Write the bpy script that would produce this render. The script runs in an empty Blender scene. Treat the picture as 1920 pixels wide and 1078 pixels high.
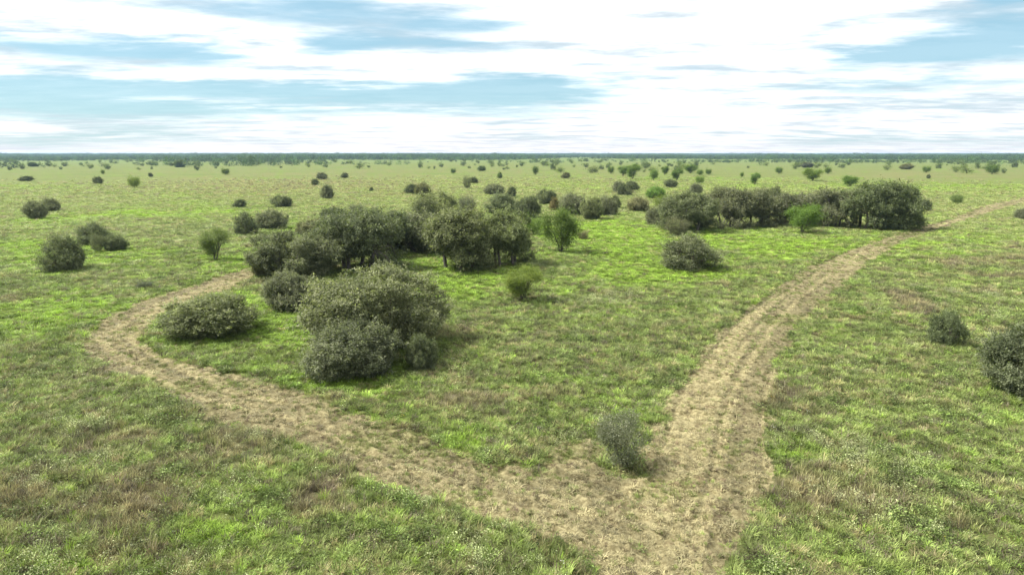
import bpy, math, random
import numpy as np
from mathutils import Vector

# ------------------------------------------------------------------ camera
SC = bpy.context.scene
CAM_H = 12.0                      # drone height in metres
FPX = 1281.0                      # focal length in photo pixels (24 mm equivalent)
PITCH = math.atan((539 - 288) / FPX)
cam = bpy.data.cameras.new('camera')
cam.sensor_width = 36.0
cam.lens = 36.0 * FPX / 1920.0
cam.clip_start = 0.5
cam.clip_end = 60000.0
cam_o = bpy.data.objects.new('camera', cam)
SC.collection.objects.link(cam_o)
cam_o.location = (0, 0, CAM_H)
cam_o.rotation_euler = (math.radians(90) - PITCH, 0, 0)
SC.camera = cam_o
CT, ST = math.cos(PITCH), math.sin(PITCH)

# ------------------------------------------------------------------ light and exposure
SUN_EL, SUN_AZ = 50.0, -82.0      # degrees; azimuth measured from +Y towards +X (sun on the left)
SC.view_settings.view_transform = 'Standard'
SC.view_settings.look = 'None'
SC.view_settings.gamma = 1.0
SC.view_settings.exposure = 1.17
SC.view_settings.use_curve_mapping = False
SC.cycles.max_bounces = 6
SC.cycles.diffuse_bounces = 3
SC.cycles.transmission_bounces = 3
SC.cycles.transparent_max_bounces = 4
SC.cycles.volume_bounces = 0
SC.cycles.use_denoising = True

sun = bpy.data.lights.new('sun', 'SUN')
sun.energy = 4.4
sun.angle = math.radians(11.0)     # veiled by thin cloud: soft edged shadows
sun.color = (1.0, 0.97, 0.92)
sun_o = bpy.data.objects.new('sun', sun)
SC.collection.objects.link(sun_o)
sd = Vector((math.sin(math.radians(SUN_AZ)) * math.cos(math.radians(SUN_EL)),
             math.cos(math.radians(SUN_AZ)) * math.cos(math.radians(SUN_EL)),
             math.sin(math.radians(SUN_EL))))
sun_o.rotation_euler = (-sd).to_track_quat('-Z', 'Y').to_euler()
sun_o.location = sd * 200

world = bpy.data.worlds.new('World')
SC.world = world
world.use_nodes = True
wt = world.node_tree
wt.nodes.clear()


class NT:
    """small helper to write node trees"""
    def __init__(self, tree):
        self.t = tree

    def n(self, kind, **kw):
        nd = self.t.nodes.new(kind)
        for k, v in kw.items():
            setattr(nd, k, v)
        return nd

    def l(self, a, b):
        self.t.links.new(a, b)

    def put(self, sock, v):
        if isinstance(v, bpy.types.NodeSocket):
            self.l(v, sock)
        elif v is not None:
            sock.default_value = v

    def m(self, op, a, b=None, c=None, clamp=False):
        nd = self.n('ShaderNodeMath', operation=op)
        nd.use_clamp = clamp
        self.put(nd.inputs[0], a)
        self.put(nd.inputs[1], b)
        self.put(nd.inputs[2], c)
        return nd.outputs[0]

    def vm(self, op, a, b=None):
        nd = self.n('ShaderNodeVectorMath', operation=op)
        self.put(nd.inputs[0], a)
        self.put(nd.inputs[1], b)
        return nd.outputs[0]

    def mix(self, fac, a, b, blend='MIX'):
        nd = self.n('ShaderNodeMix', data_type='RGBA', blend_type=blend)
        self.put(nd.inputs[0], fac)
        self.put(nd.inputs[6], a)
        self.put(nd.inputs[7], b)
        return nd.outputs[2]

    def noise(self, vec, scale, detail=4.0, rough=0.55, dist=0.0):
        nd = self.n('ShaderNodeTexNoise')
        self.put(nd.inputs['Vector'], vec)
        nd.inputs['Scale'].default_value = scale
        nd.inputs['Detail'].default_value = detail
        nd.inputs['Roughness'].default_value = rough
        nd.inputs['Distortion'].default_value = dist
        return nd.outputs[0]

    def smooth(self, v, lo, hi):
        nd = self.n('ShaderNodeMapRange', interpolation_type='SMOOTHSTEP')
        self.put(nd.inputs[0], v)
        nd.inputs[1].default_value = lo
        nd.inputs[2].default_value = hi
        return nd.outputs[0]


def px_dir(px, py):
    u, v = (px - 960) / FPX, (py - 539) / FPX
    return Vector((u, CT - v * ST, -ST - v * CT)).normalized()


def px_azel(px, py):
    d = px_dir(px, py)
    return math.atan2(d.x, d.y), math.asin(d.z)


def build_sky():
    w = NT(wt)
    out = w.n('ShaderNodeOutputWorld')
    bg = w.n('ShaderNodeBackground')
    bg.inputs[1].default_value = 1.0
    w.l(bg.outputs[0], out.inputs[0])
    tc = w.n('ShaderNodeTexCoord').outputs['Generated']
    sep = w.n('ShaderNodeSeparateXYZ')
    w.l(tc, sep.inputs[0])
    x, y, z = sep.outputs
    sky = w.n('ShaderNodeTexSky')
    sky.sky_type = 'NISHITA'
    sky.sun_disc = False
    sky.sun_elevation = math.radians(SUN_EL)
    sky.sun_rotation = math.radians(SUN_AZ)
    sky.altitude = 200
    sky.dust_density = 0.6
    sky.ozone_density = 1.4
    skyc = w.mix(0.72, w.vm('MULTIPLY', sky.outputs[0], (0.07, 0.08, 0.08)), (0.150, 0.272, 0.335, 1))
    # a sheet of streaky stratocumulus: directions projected on a plane
    zz = w.m('ADD', w.m('MAXIMUM', z, 0.0), 0.055)
    cu, cv = w.m('DIVIDE', x, zz), w.m('DIVIDE', y, zz)
    comb = w.n('ShaderNodeCombineXYZ')
    w.l(w.m('MULTIPLY', cu, 0.55), comb.inputs[0])
    w.l(w.m('MULTIPLY', cv, 1.0), comb.inputs[1])
    comb.inputs[2].default_value = 3.7
    pl = comb.outputs[0]
    n1 = w.noise(pl, 0.85, 5.0, 0.58)
    n2n = w.n('ShaderNodeTexNoise')
    w.l(pl, n2n.inputs['Vector'])
    n2n.inputs['Scale'].default_value = 2.1
    n2n.inputs['Detail'].default_value = 5.0
    n2n.inputs['Roughness'].default_value = 0.62
    sep2 = w.n('ShaderNodeSeparateColor')
    w.l(n2n.outputs[1], sep2.inputs[0])
    n2, warp1, warp2 = sep2.outputs
    # openings between the clouds: centre and size of each, as directions
    az = w.m('ARCTAN2', x, y)
    el = w.m('ARCSINE', z)
    azw = w.m('ADD', az, w.m('MULTIPLY', w.m('SUBTRACT', warp1, 0.5), 0.20))
    elw = w.m('ADD', el, w.m('MULTIPLY', w.m('SUBTRACT', warp2, 0.5), 0.034))
    gaps = [  # photo x, y, half width, half height, strength
        (600, 14, 230, 24, 1.0), (880, 48, 120, 12, .8), (120, 92, 130, 14, .85), (345, 96, 75, 15, 1.1),
        (640, 88, 62, 17, 1.0), (840, 84, 130, 10, .6), (60, 180, 190, 28, .85), (420, 170, 320, 13, .8),
        (985, 170, 170, 24, 1.5), (700, 176, 200, 15, .75), (520, 208, 520, 9, .6), (1840, 78, 150, 28, 1.25),
        (1890, 4, 60, 9, 1.3), (1700, 104, 120, 14, .8), (1780, 155, 200, 12, .6), (90, 262, 260, 12, .6),
        (1700, 262, 420, 14, .5), (480, 90, 560, 120, .28), (600, 235, 700, 30, .30), (1750, 120, 300, 110, .2)]
    tot = None
    for gx, gy, rx, ry, s in gaps:
        a0, e0 = px_azel(gx, gy)
        ra, re, s = rx / FPX * 1.05, ry / FPX * 1.12, s * 1.04
        q = w.m('ADD', w.m('POWER', w.m('ABSOLUTE', w.m('DIVIDE', w.m('SUBTRACT', azw, a0), ra)), 2.0),
                w.m('POWER', w.m('ABSOLUTE', w.m('DIVIDE', w.m('SUBTRACT', elw, e0), re)), 2.0))
        g = w.m('MULTIPLY', w.m('EXPONENT', w.m('MULTIPLY', q, -1.0)), s)
        tot = g if tot is None else w.m('ADD', tot, g)
    # away from the view the same broken sheet goes on
    general = w.smooth(n1, 0.53, 0.40)
    wide = w.smooth(el, 0.215, 0.30)
    back = w.smooth(w.m('ABSOLUTE', az), 0.68, 0.85)
    outside = w.m('MAXIMUM', wide, back)
    openv = w.m('ADD', w.m('MULTIPLY', tot, w.m('SUBTRACT', 1.0, outside)),
                w.m('MULTIPLY', w.m('MULTIPLY', general, outside), 0.85))
    openv = w.m('ADD', openv, w.m('MULTIPLY', w.m('SUBTRACT', 0.5, n2), 1.1))
    streak = w.n('ShaderNodeCombineXYZ')      # long thin layers seen edge on
    w.l(w.m('MULTIPLY', az, 3.2), streak.inputs[0])
    w.l(w.m('MULTIPLY', el, 26.0), streak.inputs[1])
    streak.inputs[2].default_value = 1.9
    n4 = w.noise(streak.outputs[0], 1.0, 5.0, 0.62)
    openv = w.m('ADD', openv, w.m('MULTIPLY', w.m('SUBTRACT', 0.5, n4), 1.35))
    cover = w.m('SUBTRACT', 1.0, w.m('MULTIPLY', w.smooth(openv, 0.0, 1.30), 0.92))
    # cloud tone: thin bright tops, faintly blue grey undersides
    tone = w.smooth(w.m('ADD', w.m('MULTIPLY', warp2, 0.6), w.m('MULTIPLY', n4, 0.4)), 0.37, 0.585)
    cloud = w.mix(tone, (0.31, 0.36, 0.395, 1), (0.70, 0.70, 0.70, 1))
    low = w.smooth(el, 0.075, 0.0)
    cloud = w.mix(w.m('MULTIPLY', low, 0.6), cloud, (0.42, 0.395, 0.42, 1))
    col = w.mix(cover, skyc, cloud)
    w.l(col, bg.inputs[0])


build_sky()

# ------------------------------------------------------------------ small maths helpers
rng = np.random.default_rng(7)
random.seed(7)


def project(X, Y, Z):
    dz = Z - CAM_H
    zc = Y * CT - dz * ST
    yc = -Y * ST - dz * CT
    return 960 + FPX * X / zc, 539 + FPX * yc / zc, zc


def ground_pt(px, py):
    u, v = (px - 960) / FPX, (py - 539) / FPX
    t = CAM_H / (ST + v * CT)
    return u * t, (CT - v * ST) * t


def hash2(ix, iy, seed):
    h = (ix.astype(np.int64) * 374761393 + iy.astype(np.int64) * 668265263 + seed * 974634777) & 0xFFFFFFFF
    h = ((h ^ (h >> 13)) * 1274126177) & 0xFFFFFFFF
    h = (h ^ (h >> 16)) & 0xFFFFFF
    return h / float(0xFFFFFF)


def vnoise(x, y, seed=0):
    ix, iy = np.floor(x), np.floor(y)
    fx, fy = x - ix, y - iy
    fx, fy = fx * fx * (3 - 2 * fx), fy * fy * (3 - 2 * fy)
    a, b = hash2(ix, iy, seed), hash2(ix + 1, iy, seed)
    c, d = hash2(ix, iy + 1, seed), hash2(ix + 1, iy + 1, seed)
    return (a * (1 - fx) + b * fx) * (1 - fy) + (c * (1 - fx) + d * fx) * fy


def fbm(x, y, scale, octaves=4, seed=0, gain=0.55):
    s, amp, tot = 0, 1.0, 0
    for o in range(octaves):
        k = (2.03 ** o) / scale
        ca, sa = math.cos(o * 1.1 + .4), math.sin(o * 1.1 + .4)
        s = s + amp * vnoise((x * ca - y * sa) * k + 17.3 * o, (x * sa + y * ca) * k - 9.1 * o, seed + o * 13)
        tot += amp
        amp *= gain
    return s / tot


def sstep(v, lo, hi):
    t = np.clip((v - lo) / (hi - lo), 0, 1)
    return t * t * (3 - 2 * t)


# ------------------------------------------------------------------ the mown track: outline found on the ground
TRACK_PX = [(478, 498), (400, 522), (330, 543), (250, 575), (180, 608), (150, 640), (165, 668), (230, 700), (300, 735),
            (390, 785), (450, 796), (520, 812), (590, 832), (620, 850), (690, 890), (800, 938), (900, 972), (1000, 1000),
            (1080, 1035), (1095, 1078), (1100, 1160), (1340, 1160), (1350, 1078), (1372, 1010), (1425, 965), (1455, 920),
            (1448, 860), (1430, 820), (1440, 760), (1452, 700), (1475, 650), (1510, 600), (1550, 560), (1595, 520),
            (1640, 487), (1690, 457), (1740, 439), (1790, 421), (1860, 399), (1925, 379), (1990, 359), (1985, 352),
            (1915, 371), (1850, 385), (1790, 408), (1720, 428), (1660, 447), (1590, 470), (1510, 502), (1450, 540),
            (1420, 562), (1370, 605), (1330, 645), (1290, 700), (1255, 745), (1232, 790), (1215, 830), (1160, 850),
            (1110, 826), (1060, 832), (1020, 855), (1000, 885), (945, 880), (880, 855), (820, 835), (740, 798), (650, 770), (590, 745),
            (520, 722), (430, 700), (340, 680), (280, 658), (262, 635), (290, 602), (350, 572), (420, 545), (480, 518)]
TRACK = np.array([ground_pt(*p) for p in TRACK_PX])
LINES = [np.array([ground_pt(*p) for p in q]) for q in (
    [(1250, 1160), (1275, 1040), (1320, 900), (1338, 800), (1352, 740), (1390, 670), (1432, 610), (1484, 560),
     (1552, 511), (1624, 473), (1710, 440), (1800, 413), (1920, 374), (1990, 355)],
    [(478, 508), (300, 575), (205, 635), (270, 680), (400, 745), (560, 780), (720, 845), (900, 920), (1080, 985), (1250, 1045)])]


def inside_dist(x, y):
    """signed distance to the track outline, positive inside"""
    d2 = np.full(x.shape, 1e18)
    ins = np.zeros(x.shape, bool)
    n = len(TRACK)
    for i in range(n):
        ax, ay = TRACK[i]
        bx, by = TRACK[(i + 1) % n]
        ex, ey = bx - ax, by - ay
        t = np.clip(((x - ax) * ex + (y - ay) * ey) / (ex * ex + ey * ey), 0, 1)
        d2 = np.minimum(d2, (x - ax - t * ex) ** 2 + (y - ay - t * ey) ** 2)
        cond = ((ay > y) != (by > y))
        with np.errstate(divide='ignore', invalid='ignore'):
            xi = (bx - ax) * (y - ay) / (by - ay) + ax
        ins ^= cond & (x < xi)
    d = np.sqrt(d2)
    return np.where(ins, d, -d)


def lateral(x, y):
    """signed offset from the nearest wheel line and distance along it"""
    best = np.full(x.shape, 1e18)
    lat = np.zeros(x.shape)
    lon = np.zeros(x.shape)
    for L in LINES:
        acc = 0.0
        for (ax, ay), (bx, by) in zip(L[:-1], L[1:]):
            ex, ey = bx - ax, by - ay
            ln = math.hypot(ex, ey)
            t = np.clip(((x - ax) * ex + (y - ay) * ey) / (ln * ln), 0, 1)
            d2 = (x - ax - t * ex) ** 2 + (y - ay - t * ey) ** 2
            side = ((x - ax) * ey - (y - ay) * ex) / ln
            m = d2 < best
            best = np.where(m, d2, best)
            lat = np.where(m, side, lat)
            lon = np.where(m, acc + t * ln, lon)
            acc += ln
    return lat, lon


def mow(x, y):
    """1 on the mown track, 0 in the standing grass, ragged at the edge"""
    near = (np.abs(x) < 240) & (y < 330) & (y > 5)
    r = np.zeros(x.shape)
    if near.any():
        xs, ys = x[near], y[near]
        jx = (fbm(xs, ys, 1.6, 3, 31) - .5) * 1.5
        jy = (fbm(xs, ys, 1.6, 3, 57) - .5) * 1.5
        d = inside_dist(xs + jx, ys + jy)
        isl = np.hypot(xs - SHRUB_ISLE[0], (ys - SHRUB_ISLE[1]) * .8)
        r[near] = sstep(d, -.35, .45) * sstep(isl, .75, 1.15)
    return r


SHRUB_ISLE = ground_pt(1168, 872)
GREEN_GAP = ground_pt(1720, 437)      # where grass has grown back over the track


def height(x, y):
    return (fbm(x, y, 9.0, 3, 3) - .5) * .22 + (fbm(x, y, 1.7, 2, 5) - .5) * .10


def stripes(lat, lon):
    """irregular lengthwise streaks left by mower and wheels"""
    a = sstep(fbm(lat / .38, lon / 22., 1.0, 2, 8, .5), .40, .60)
    b = sstep(fbm(lat / .8 + 5, lon / 40., 1.0, 2, 19, .5), .40, .60)
    return .6 * a + .4 * b


def track_relief(x, y, mw):
    lat, lon = lateral(x, y)
    ridge = stripes(lat, lon) * .09
    clod = (fbm(x, y, .42, 3, 21, .62) - .5) * .34 + (fbm(x, y, 1.6, 2, 22) - .5) * .10
    dist = np.hypot(x, y)
    return mw * (ridge + clod * (1 - .75 * sstep(dist, 28, 60)) - .05)


# blobs of lusher or drier growth, read from the photograph and laid on the ground
LUSH = [(240, 480, 260, 26, 1.0), (60, 500, 150, 30, .6), (300, 398, 230, 18, 1.0), (80, 352, 120, 8, .8), (60, 415, 110, 14, .6),
        (150, 580, 190, 40, .75), (60, 640, 120, 40, .6), (420, 570, 90, 50, .9), (330, 640, 70, 30, .9), (520, 620, 90, 50, .6),
        (480, 480, 80, 30, 1.0), (620, 725, 120, 30, .8), (860, 540, 110, 40, .9), (800, 490, 90, 20, 1.0), (1120, 470, 150, 50, .85),
        (1120, 425, 130, 18, 1.0), (1420, 470, 220, 40, .95), (1200, 520, 160, 20, .7), (1750, 352, 260, 9, .9), (1100, 345, 120, 12, .5),
        (1400, 345, 260, 14, .6), (1100, 600, 120, 30, .5), (1040, 720, 150, 40, .6), (880, 830, 60, 30, .7), (1130, 800, 90, 40, .5),
        (120, 920, 60, 22, .9), (390, 1010, 70, 25, .9), (160, 1065, 120, 22, .9), (560, 838, 40, 12, .8), (950, 950, 140, 40, .35),
        (1500, 850, 80, 35, .55), (1600, 620, 120, 30, .4), (1700, 470, 100, 30, .5), (1850, 440, 90, 20, .5), (480, 690, 60, 30, .6),
        (720, 790, 100, 25, .4), (300, 700, 60, 20, .4), (1900, 770, 60, 20, .4), (1060, 1050, 60, 40, .6), (540, 430, 60, 20, .9),
        (30, 460, 110, 12, .7), (700, 640, 260, 80, .55), (1480, 900, 40, 25, .5), (260, 610, 80, 24, .5)]
DRY = [(280, 960, 190, 60, .6), (60, 900, 120, 50, .5), (640, 960, 140, 50, .5), (1840, 490, 160, 22, 1.1), (1760, 328, 260, 10, 1.0),
       (150, 430, 140, 10, .5), (520, 345, 380, 26, .75), (1150, 335, 100, 8, .3), (1560, 780, 180, 70, .5), (1500, 990, 160, 60, .6),
       (1750, 900, 200, 80, .4), (1130, 640, 180, 40, .5), (1250, 560, 130, 18, .35), (960, 860, 80, 16, .5), (900, 760, 120, 30, .45),
       (700, 900, 150, 40, .4), (400, 830, 200, 40, .35), (1000, 320, 400, 10, .4), (1680, 560, 170, 30, .45), (130, 690, 160, 40, .3)]
MOTTE_LITTER = []


def blob_sum(px, py, blobs):
    s = np.zeros(px.shape)
    for cx, cy, rx, ry, a in blobs:
        q = ((px - cx) / rx) ** 2 + ((py - cy) / ry) ** 2
        s += a * np.exp(-q * 1.1)
    return s


def fields(x, y):
    """lush and dry amounts in 0..1 for ground positions"""
    yy = np.maximum(y, 4.0)
    px, py, zc = project(x, yy, np.zeros(x.shape))
    sc = np.clip(np.hypot(x, y) / 40, .6, 9)
    n1 = fbm(x, y, 14., 5, 41, .6)
    n2 = fbm(x, y, 2.6, 4, 43, .6)
    n3 = fbm(x + 50, y, 5.0, 5, 47, .62)
    vis = (y > 6) & (np.abs(x) < y * .95 + 6)
    L = np.where(vis, blob_sum(px, py, LUSH), .3)
    D = np.where(vis, blob_sum(px, py, DRY), .3)
    D = D * (.72 + .28 * sstep(np.hypot(x, y), 40, 70))
    L = L * (1 - .35 * sstep(np.hypot(x, y), 90, 260))
    lush = sstep(L * 1.0 + (n1 - .5) * 1.4 + (n2 - .5) * 1.2, .02, 1.15)
    dry = sstep(D * 1.0 + (n3 - .5) * 2.0 + (.5 - n2) * 1.2, .30, 1.0)
    dry = dry * (1 - .7 * lush)
    return lush, dry


C_LUSH = np.array([.152, .228, .027])
C_MID = np.array([.133, .168, .045])
C_KHAKI = np.array([.170, .196, .060])
C_DRY = np.array([.200, .168, .085])
C_BROWN = np.array([.125, .104, .066])
C_STRAW = np.array([.292, .258, .136])


def grass_colour(x, y, jitter=None):
    lush, dry = fields(x, y)
    dist = np.hypot(x, y)
    far = sstep(dist, 70, 260)[:, None]
    n = fbm(x, y, 1.1, 3, 71, .6)
    if jitter is None:
        jitter = np.full(x.shape, .5)
    base = C_MID * (1 - far) + (C_KHAKI * .92) * far
    base = base * (1 - .55 * sstep(n, .45, .75)[:, None]) + C_KHAKI * .55 * sstep(n, .45, .75)[:, None]
    c = base * (1 - lush[:, None]) + C_LUSH * lush[:, None]
    dcol = C_DRY * (.5 + .5 * n)[:, None] + C_BROWN * (.5 - .5 * n)[:, None]
    farc = sstep(dist, 60, 160)[:, None]
    dcol = dcol * (1 - farc * .75) + C_KHAKI * np.array([1.06, .95, 1.05]) * farc * .75
    c = c * (1 - dry[:, None] * .85) + dcol * dry[:, None] * .85
    return c, lush, dry


# ------------------------------------------------------------------ materials
def new_mat(name):
    m = bpy.data.materials.new(name)
    m.use_nodes = True
    m.node_tree.nodes.clear()
    return m, NT(m.node_tree)


def finish(k, bsdf_out):
    o = k.n('ShaderNodeOutputMaterial')
    k.l(bsdf_out, o.inputs[0])


def mat_ground():
    m, k = new_mat('meadow_ground')
    pos = k.n('ShaderNodeNewGeometry').outputs['Position']
    col = k.n('ShaderNodeAttribute', attribute_name='col').outputs['Color']
    n1 = k.noise(pos, 3.1, 6, .65)
    n2 = k.noise(pos, .35, 6, .65)
    n3 = k.noise(k.vm('MULTIPLY', pos, (.03, .09, 0.)), 1.0, 6, .7)
    c = k.mix(k.m('MULTIPLY', k.smooth(n1, .42, .66), .55), col, k.mix(1.0, col, (.42, .44, .45, 1), 'MULTIPLY'))
    c = k.mix(k.m('MULTIPLY', k.smooth(n2, .45, .7), .5), c, k.mix(1.0, c, (1.35, 1.18, 1.0, 1), 'MULTIPLY'))
    c = k.mix(k.m('MULTIPLY', k.smooth(n3, .46, .62), .6), c, k.mix(1.0, c, (.66, .80, .58, 1), 'MULTIPLY'))
    n5 = k.noise(k.vm('MULTIPLY', pos, (.010, .016, 0.)), 1.0, 7, .7)
    c = k.mix(k.m('MULTIPLY', k.smooth(n5, .48, .66), .5), c, k.mix(1.0, c, (.80, 1.02, .62, 1), 'MULTIPLY'))
    b = k.n('ShaderNodeBsdfPrincipled')
    k.l(c, b.inputs['Base Color'])
    b.inputs['Roughness'].default_value = .95
    b.inputs['Specular IOR Level'].default_value = .1
    bp = k.n('ShaderNodeBump')
    bp.inputs['Strength'].default_value = .8
    bp.inputs['Distance'].default_value = .25
    k.l(k.noise(pos, 2.2, 8, .7), bp.inputs['Height'])
    k.l(bp.outputs[0], b.inputs['Normal'])
    finish(k, b.outputs[0])
    return m


def mat_track():
    m, k = new_mat('mown_thatch')
    pos = k.n('ShaderNodeNewGeometry').outputs['Position']
    col = k.n('ShaderNodeAttribute', attribute_name='col').outputs['Color']
    n1 = k.noise(pos, 5.0, 7, .7)
    n2 = k.noise(pos, 22., 5, .7)
    c = k.mix(k.smooth(n1, .40, .62), k.mix(1.0, col, (.52, .50, .46, 1), 'MULTIPLY'), col)
    c = k.mix(k.m('MULTIPLY', k.smooth(n2, .52, .7), .5), c, k.mix(1.0, c, (1.35, 1.33, 1.3, 1), 'MULTIPLY'))
    b = k.n('ShaderNodeBsdfPrincipled')
    k.l(c, b.inputs['Base Color'])
    b.inputs['Roughness'].default_value = .95
    b.inputs['Specular IOR Level'].default_value = .1
    bp = k.n('ShaderNodeBump')
    bp.inputs['Strength'].default_value = .9
    bp.inputs['Distance'].default_value = .08
    k.l(k.noise(pos, 9., 8, .75), bp.inputs['Height'])
    k.l(bp.outputs[0], b.inputs['Normal'])
    finish(k, b.outputs[0])
    return m


def mat_leaf(name, dark, mid, light, trans=.25, rough=.5):
    """leaves: tone per leaf, tint per plant (object colour)"""
    m, k = new_mat(name)
    tone = k.n('ShaderNodeAttribute', attribute_name='tone').outputs['Fac']
    r = k.n('ShaderNodeValToRGB')
    k.l(tone, r.inputs[0])
    e = r.color_ramp.elements
    e[0].position, e[0].color = 0.0, (*dark, 1)
    e[1].position, e[1].color = 1.0, (*light, 1)
    q = e.new(.55)
    q.color = (*mid, 1)
    oi = k.n('ShaderNodeObjectInfo')
    c = k.mix(1.0, r.outputs[0], oi.outputs['Color'], 'MULTIPLY')
    b = k.n('ShaderNodeBsdfPrincipled')
    k.l(c, b.inputs['Base Color'])
    b.inputs['Roughness'].default_value = rough
    b.inputs['Specular IOR Level'].default_value = .2
    t = k.n('ShaderNodeBsdfTranslucent')
    k.l(k.mix(1.0, c, (1.1, 1.25, .6, 1), 'MULTIPLY'), t.inputs[0])
    mx = k.n('ShaderNodeMixShader')
    mx.inputs[0].default_value = trans
    k.l(b.outputs[0], mx.inputs[1])
    k.l(t.outputs[0], mx.inputs[2])
    finish(k, mx.outputs[0])
    return m


def mat_blade(name):
    """grass blades: colour carried by each tuft, tone per blade"""
    m, k = new_mat(name)
    tone = k.n('ShaderNodeAttribute', attribute_name='tone').outputs['Fac']
    col = k.n('ShaderNodeAttribute', attribute_name='col', attribute_type='INSTANCER').outputs['Color']
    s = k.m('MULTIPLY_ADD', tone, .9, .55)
    sc = k.n('ShaderNodeVectorMath', operation='SCALE')
    k.l(col, sc.inputs[0])
    k.l(s, sc.inputs['Scale'])
    b = k.n('ShaderNodeBsdfPrincipled')
    k.l(sc.outputs[0], b.inputs['Base Color'])
    b.inputs['Roughness'].default_value = .6
    b.inputs['Specular IOR Level'].default_value = .25
    t = k.n('ShaderNodeBsdfTranslucent')
    k.l(sc.outputs[0], t.inputs[0])
    mx = k.n('ShaderNodeMixShader')
    mx.inputs[0].default_value = .3
    k.l(b.outputs[0], mx.inputs[1])
    k.l(t.outputs[0], mx.inputs[2])
    finish(k, mx.outputs[0])
    return m


def mat_plain(name, a, b_, scale):
    m, k = new_mat(name)
    pos = k.n('ShaderNodeTexCoord').outputs['Object']
    c = k.mix(k.smooth(k.noise(pos, scale, 5, .65), .35, .65), (*a, 1), (*b_, 1))
    b = k.n('ShaderNodeBsdfPrincipled')
    k.l(c, b.inputs['Base Color'])
    b.inputs['Roughness'].default_value = .9
    b.inputs['Specular IOR Level'].default_value = .15
    bp = k.n('ShaderNodeBump')
    bp.inputs['Distance'].default_value = .03
    k.l(k.noise(pos, scale * 3, 5, .7), bp.inputs['Height'])
    k.l(bp.outputs[0], b.inputs['Normal'])
    finish(k, b.outputs[0])
    return m


M_GROUND = mat_ground()
M_TRACK = mat_track()
M_OAK = mat_leaf('oak_leaf', (.060, .072, .036), (.152, .166, .092), (.320, .332, .205), .40, .65)
M_MESQ = mat_leaf('mesquite_leaf', (.070, .105, .024), (.145, .198, .042), (.24, .29, .085), .4)
M_BRUSH = mat_leaf('brush_leaf', (.065, .075, .042), (.120, .132, .078), (.21, .21, .145), .3)
M_BARK = mat_plain('bark', (.075, .062, .050), (.15, .135, .115), 6.0)
M_BLADE = mat_blade('grass_blade')


# ------------------------------------------------------------------ mesh helpers
def mesh_from(name, V, F, mat, tone=None, ngon=4, smooth=False):
    """V (n,3); F (m,ngon) index array; tone per face"""
    me = bpy.data.meshes.new(name)
    V = np.asarray(V, np.float32)
    F = np.asarray(F, np.int32)
    me.vertices.add(len(V))
    me.vertices.foreach_set('co', V.ravel())
    me.loops.add(F.size)
    me.loops.foreach_set('vertex_index', F.ravel())
    me.polygons.add(len(F))
    me.polygons.foreach_set('loop_start', np.arange(0, F.size, F.shape[1], dtype=np.int32))
    me.polygons.foreach_set('loop_total', np.full(len(F), F.shape[1], np.int32))
    if smooth:
        me.polygons.foreach_set('use_smooth', np.ones(len(F), bool))
    if tone is not None:
        a = me.attributes.new('tone', 'FLOAT', 'FACE')
        a.data.foreach_set('value', np.asarray(tone, np.float32))
    me.materials.append(mat)
    me.update(calc_edges=True)
    return me


def link(name, data, parent=None):
    o = bpy.data.objects.new(name, data)
    SC.collection.objects.link(o)
    if parent is not None:
        o.parent = parent
    return o


def unit(v):
    return v / np.maximum(np.linalg.norm(v, axis=-1, keepdims=True), 1e-9)


def leaf_quads(P, D, L, W, r, face=None):
    """diamond leaves at P pointing along D; face = the way the blades look"""
    ref = unit(r.normal(size=D.shape))
    if face is not None:
        ref = unit(face + ref * .75)
    side = unit(np.cross(D, ref))
    L = L[:, None]
    W = W[:, None]
    nrm = np.cross(D, side)
    mid = P + D * L * .45
    V = np.stack([P, mid + side * W * .5 + nrm * W * .12, P + D * L, mid - side * W * .5 + nrm * W * .12], 1)
    F = np.arange(len(P) * 4).reshape(-1, 4)
    return V.reshape(-1, 3), F


class Tubes:
    def __init__(self):
        self.V, self.F, self.n = [], [], 0

    def add(self, pts, rad, sides=6):
        pts = np.asarray(pts, float)
        rings = []
        for i, p in enumerate(pts):
            d = pts[min(i + 1, len(pts) - 1)] - pts[max(i - 1, 0)]
            d = d / max(np.linalg.norm(d), 1e-9)
            a = np.cross(d, [0.3, .9, .15])
            a /= max(np.linalg.norm(a), 1e-9)
            b = np.cross(d, a)
            ang = np.arange(sides) * 2 * math.pi / sides
            rings.append(p + rad[i] * (np.cos(ang)[:, None] * a + np.sin(ang)[:, None] * b))
        base = self.n
        self.V.append(np.concatenate(rings))
        for i in range(len(pts) - 1):
            for j in range(sides):
                j2 = (j + 1) % sides
                self.F.append((base + i * sides + j, base + i * sides + j2, base + (i + 1) * sides + j2, base + (i + 1) * sides + j))
        self.n += len(pts) * sides

    def mesh(self, name, mat):
        return mesh_from(name, np.concatenate(self.V), np.array(self.F), mat, smooth=True)


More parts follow.
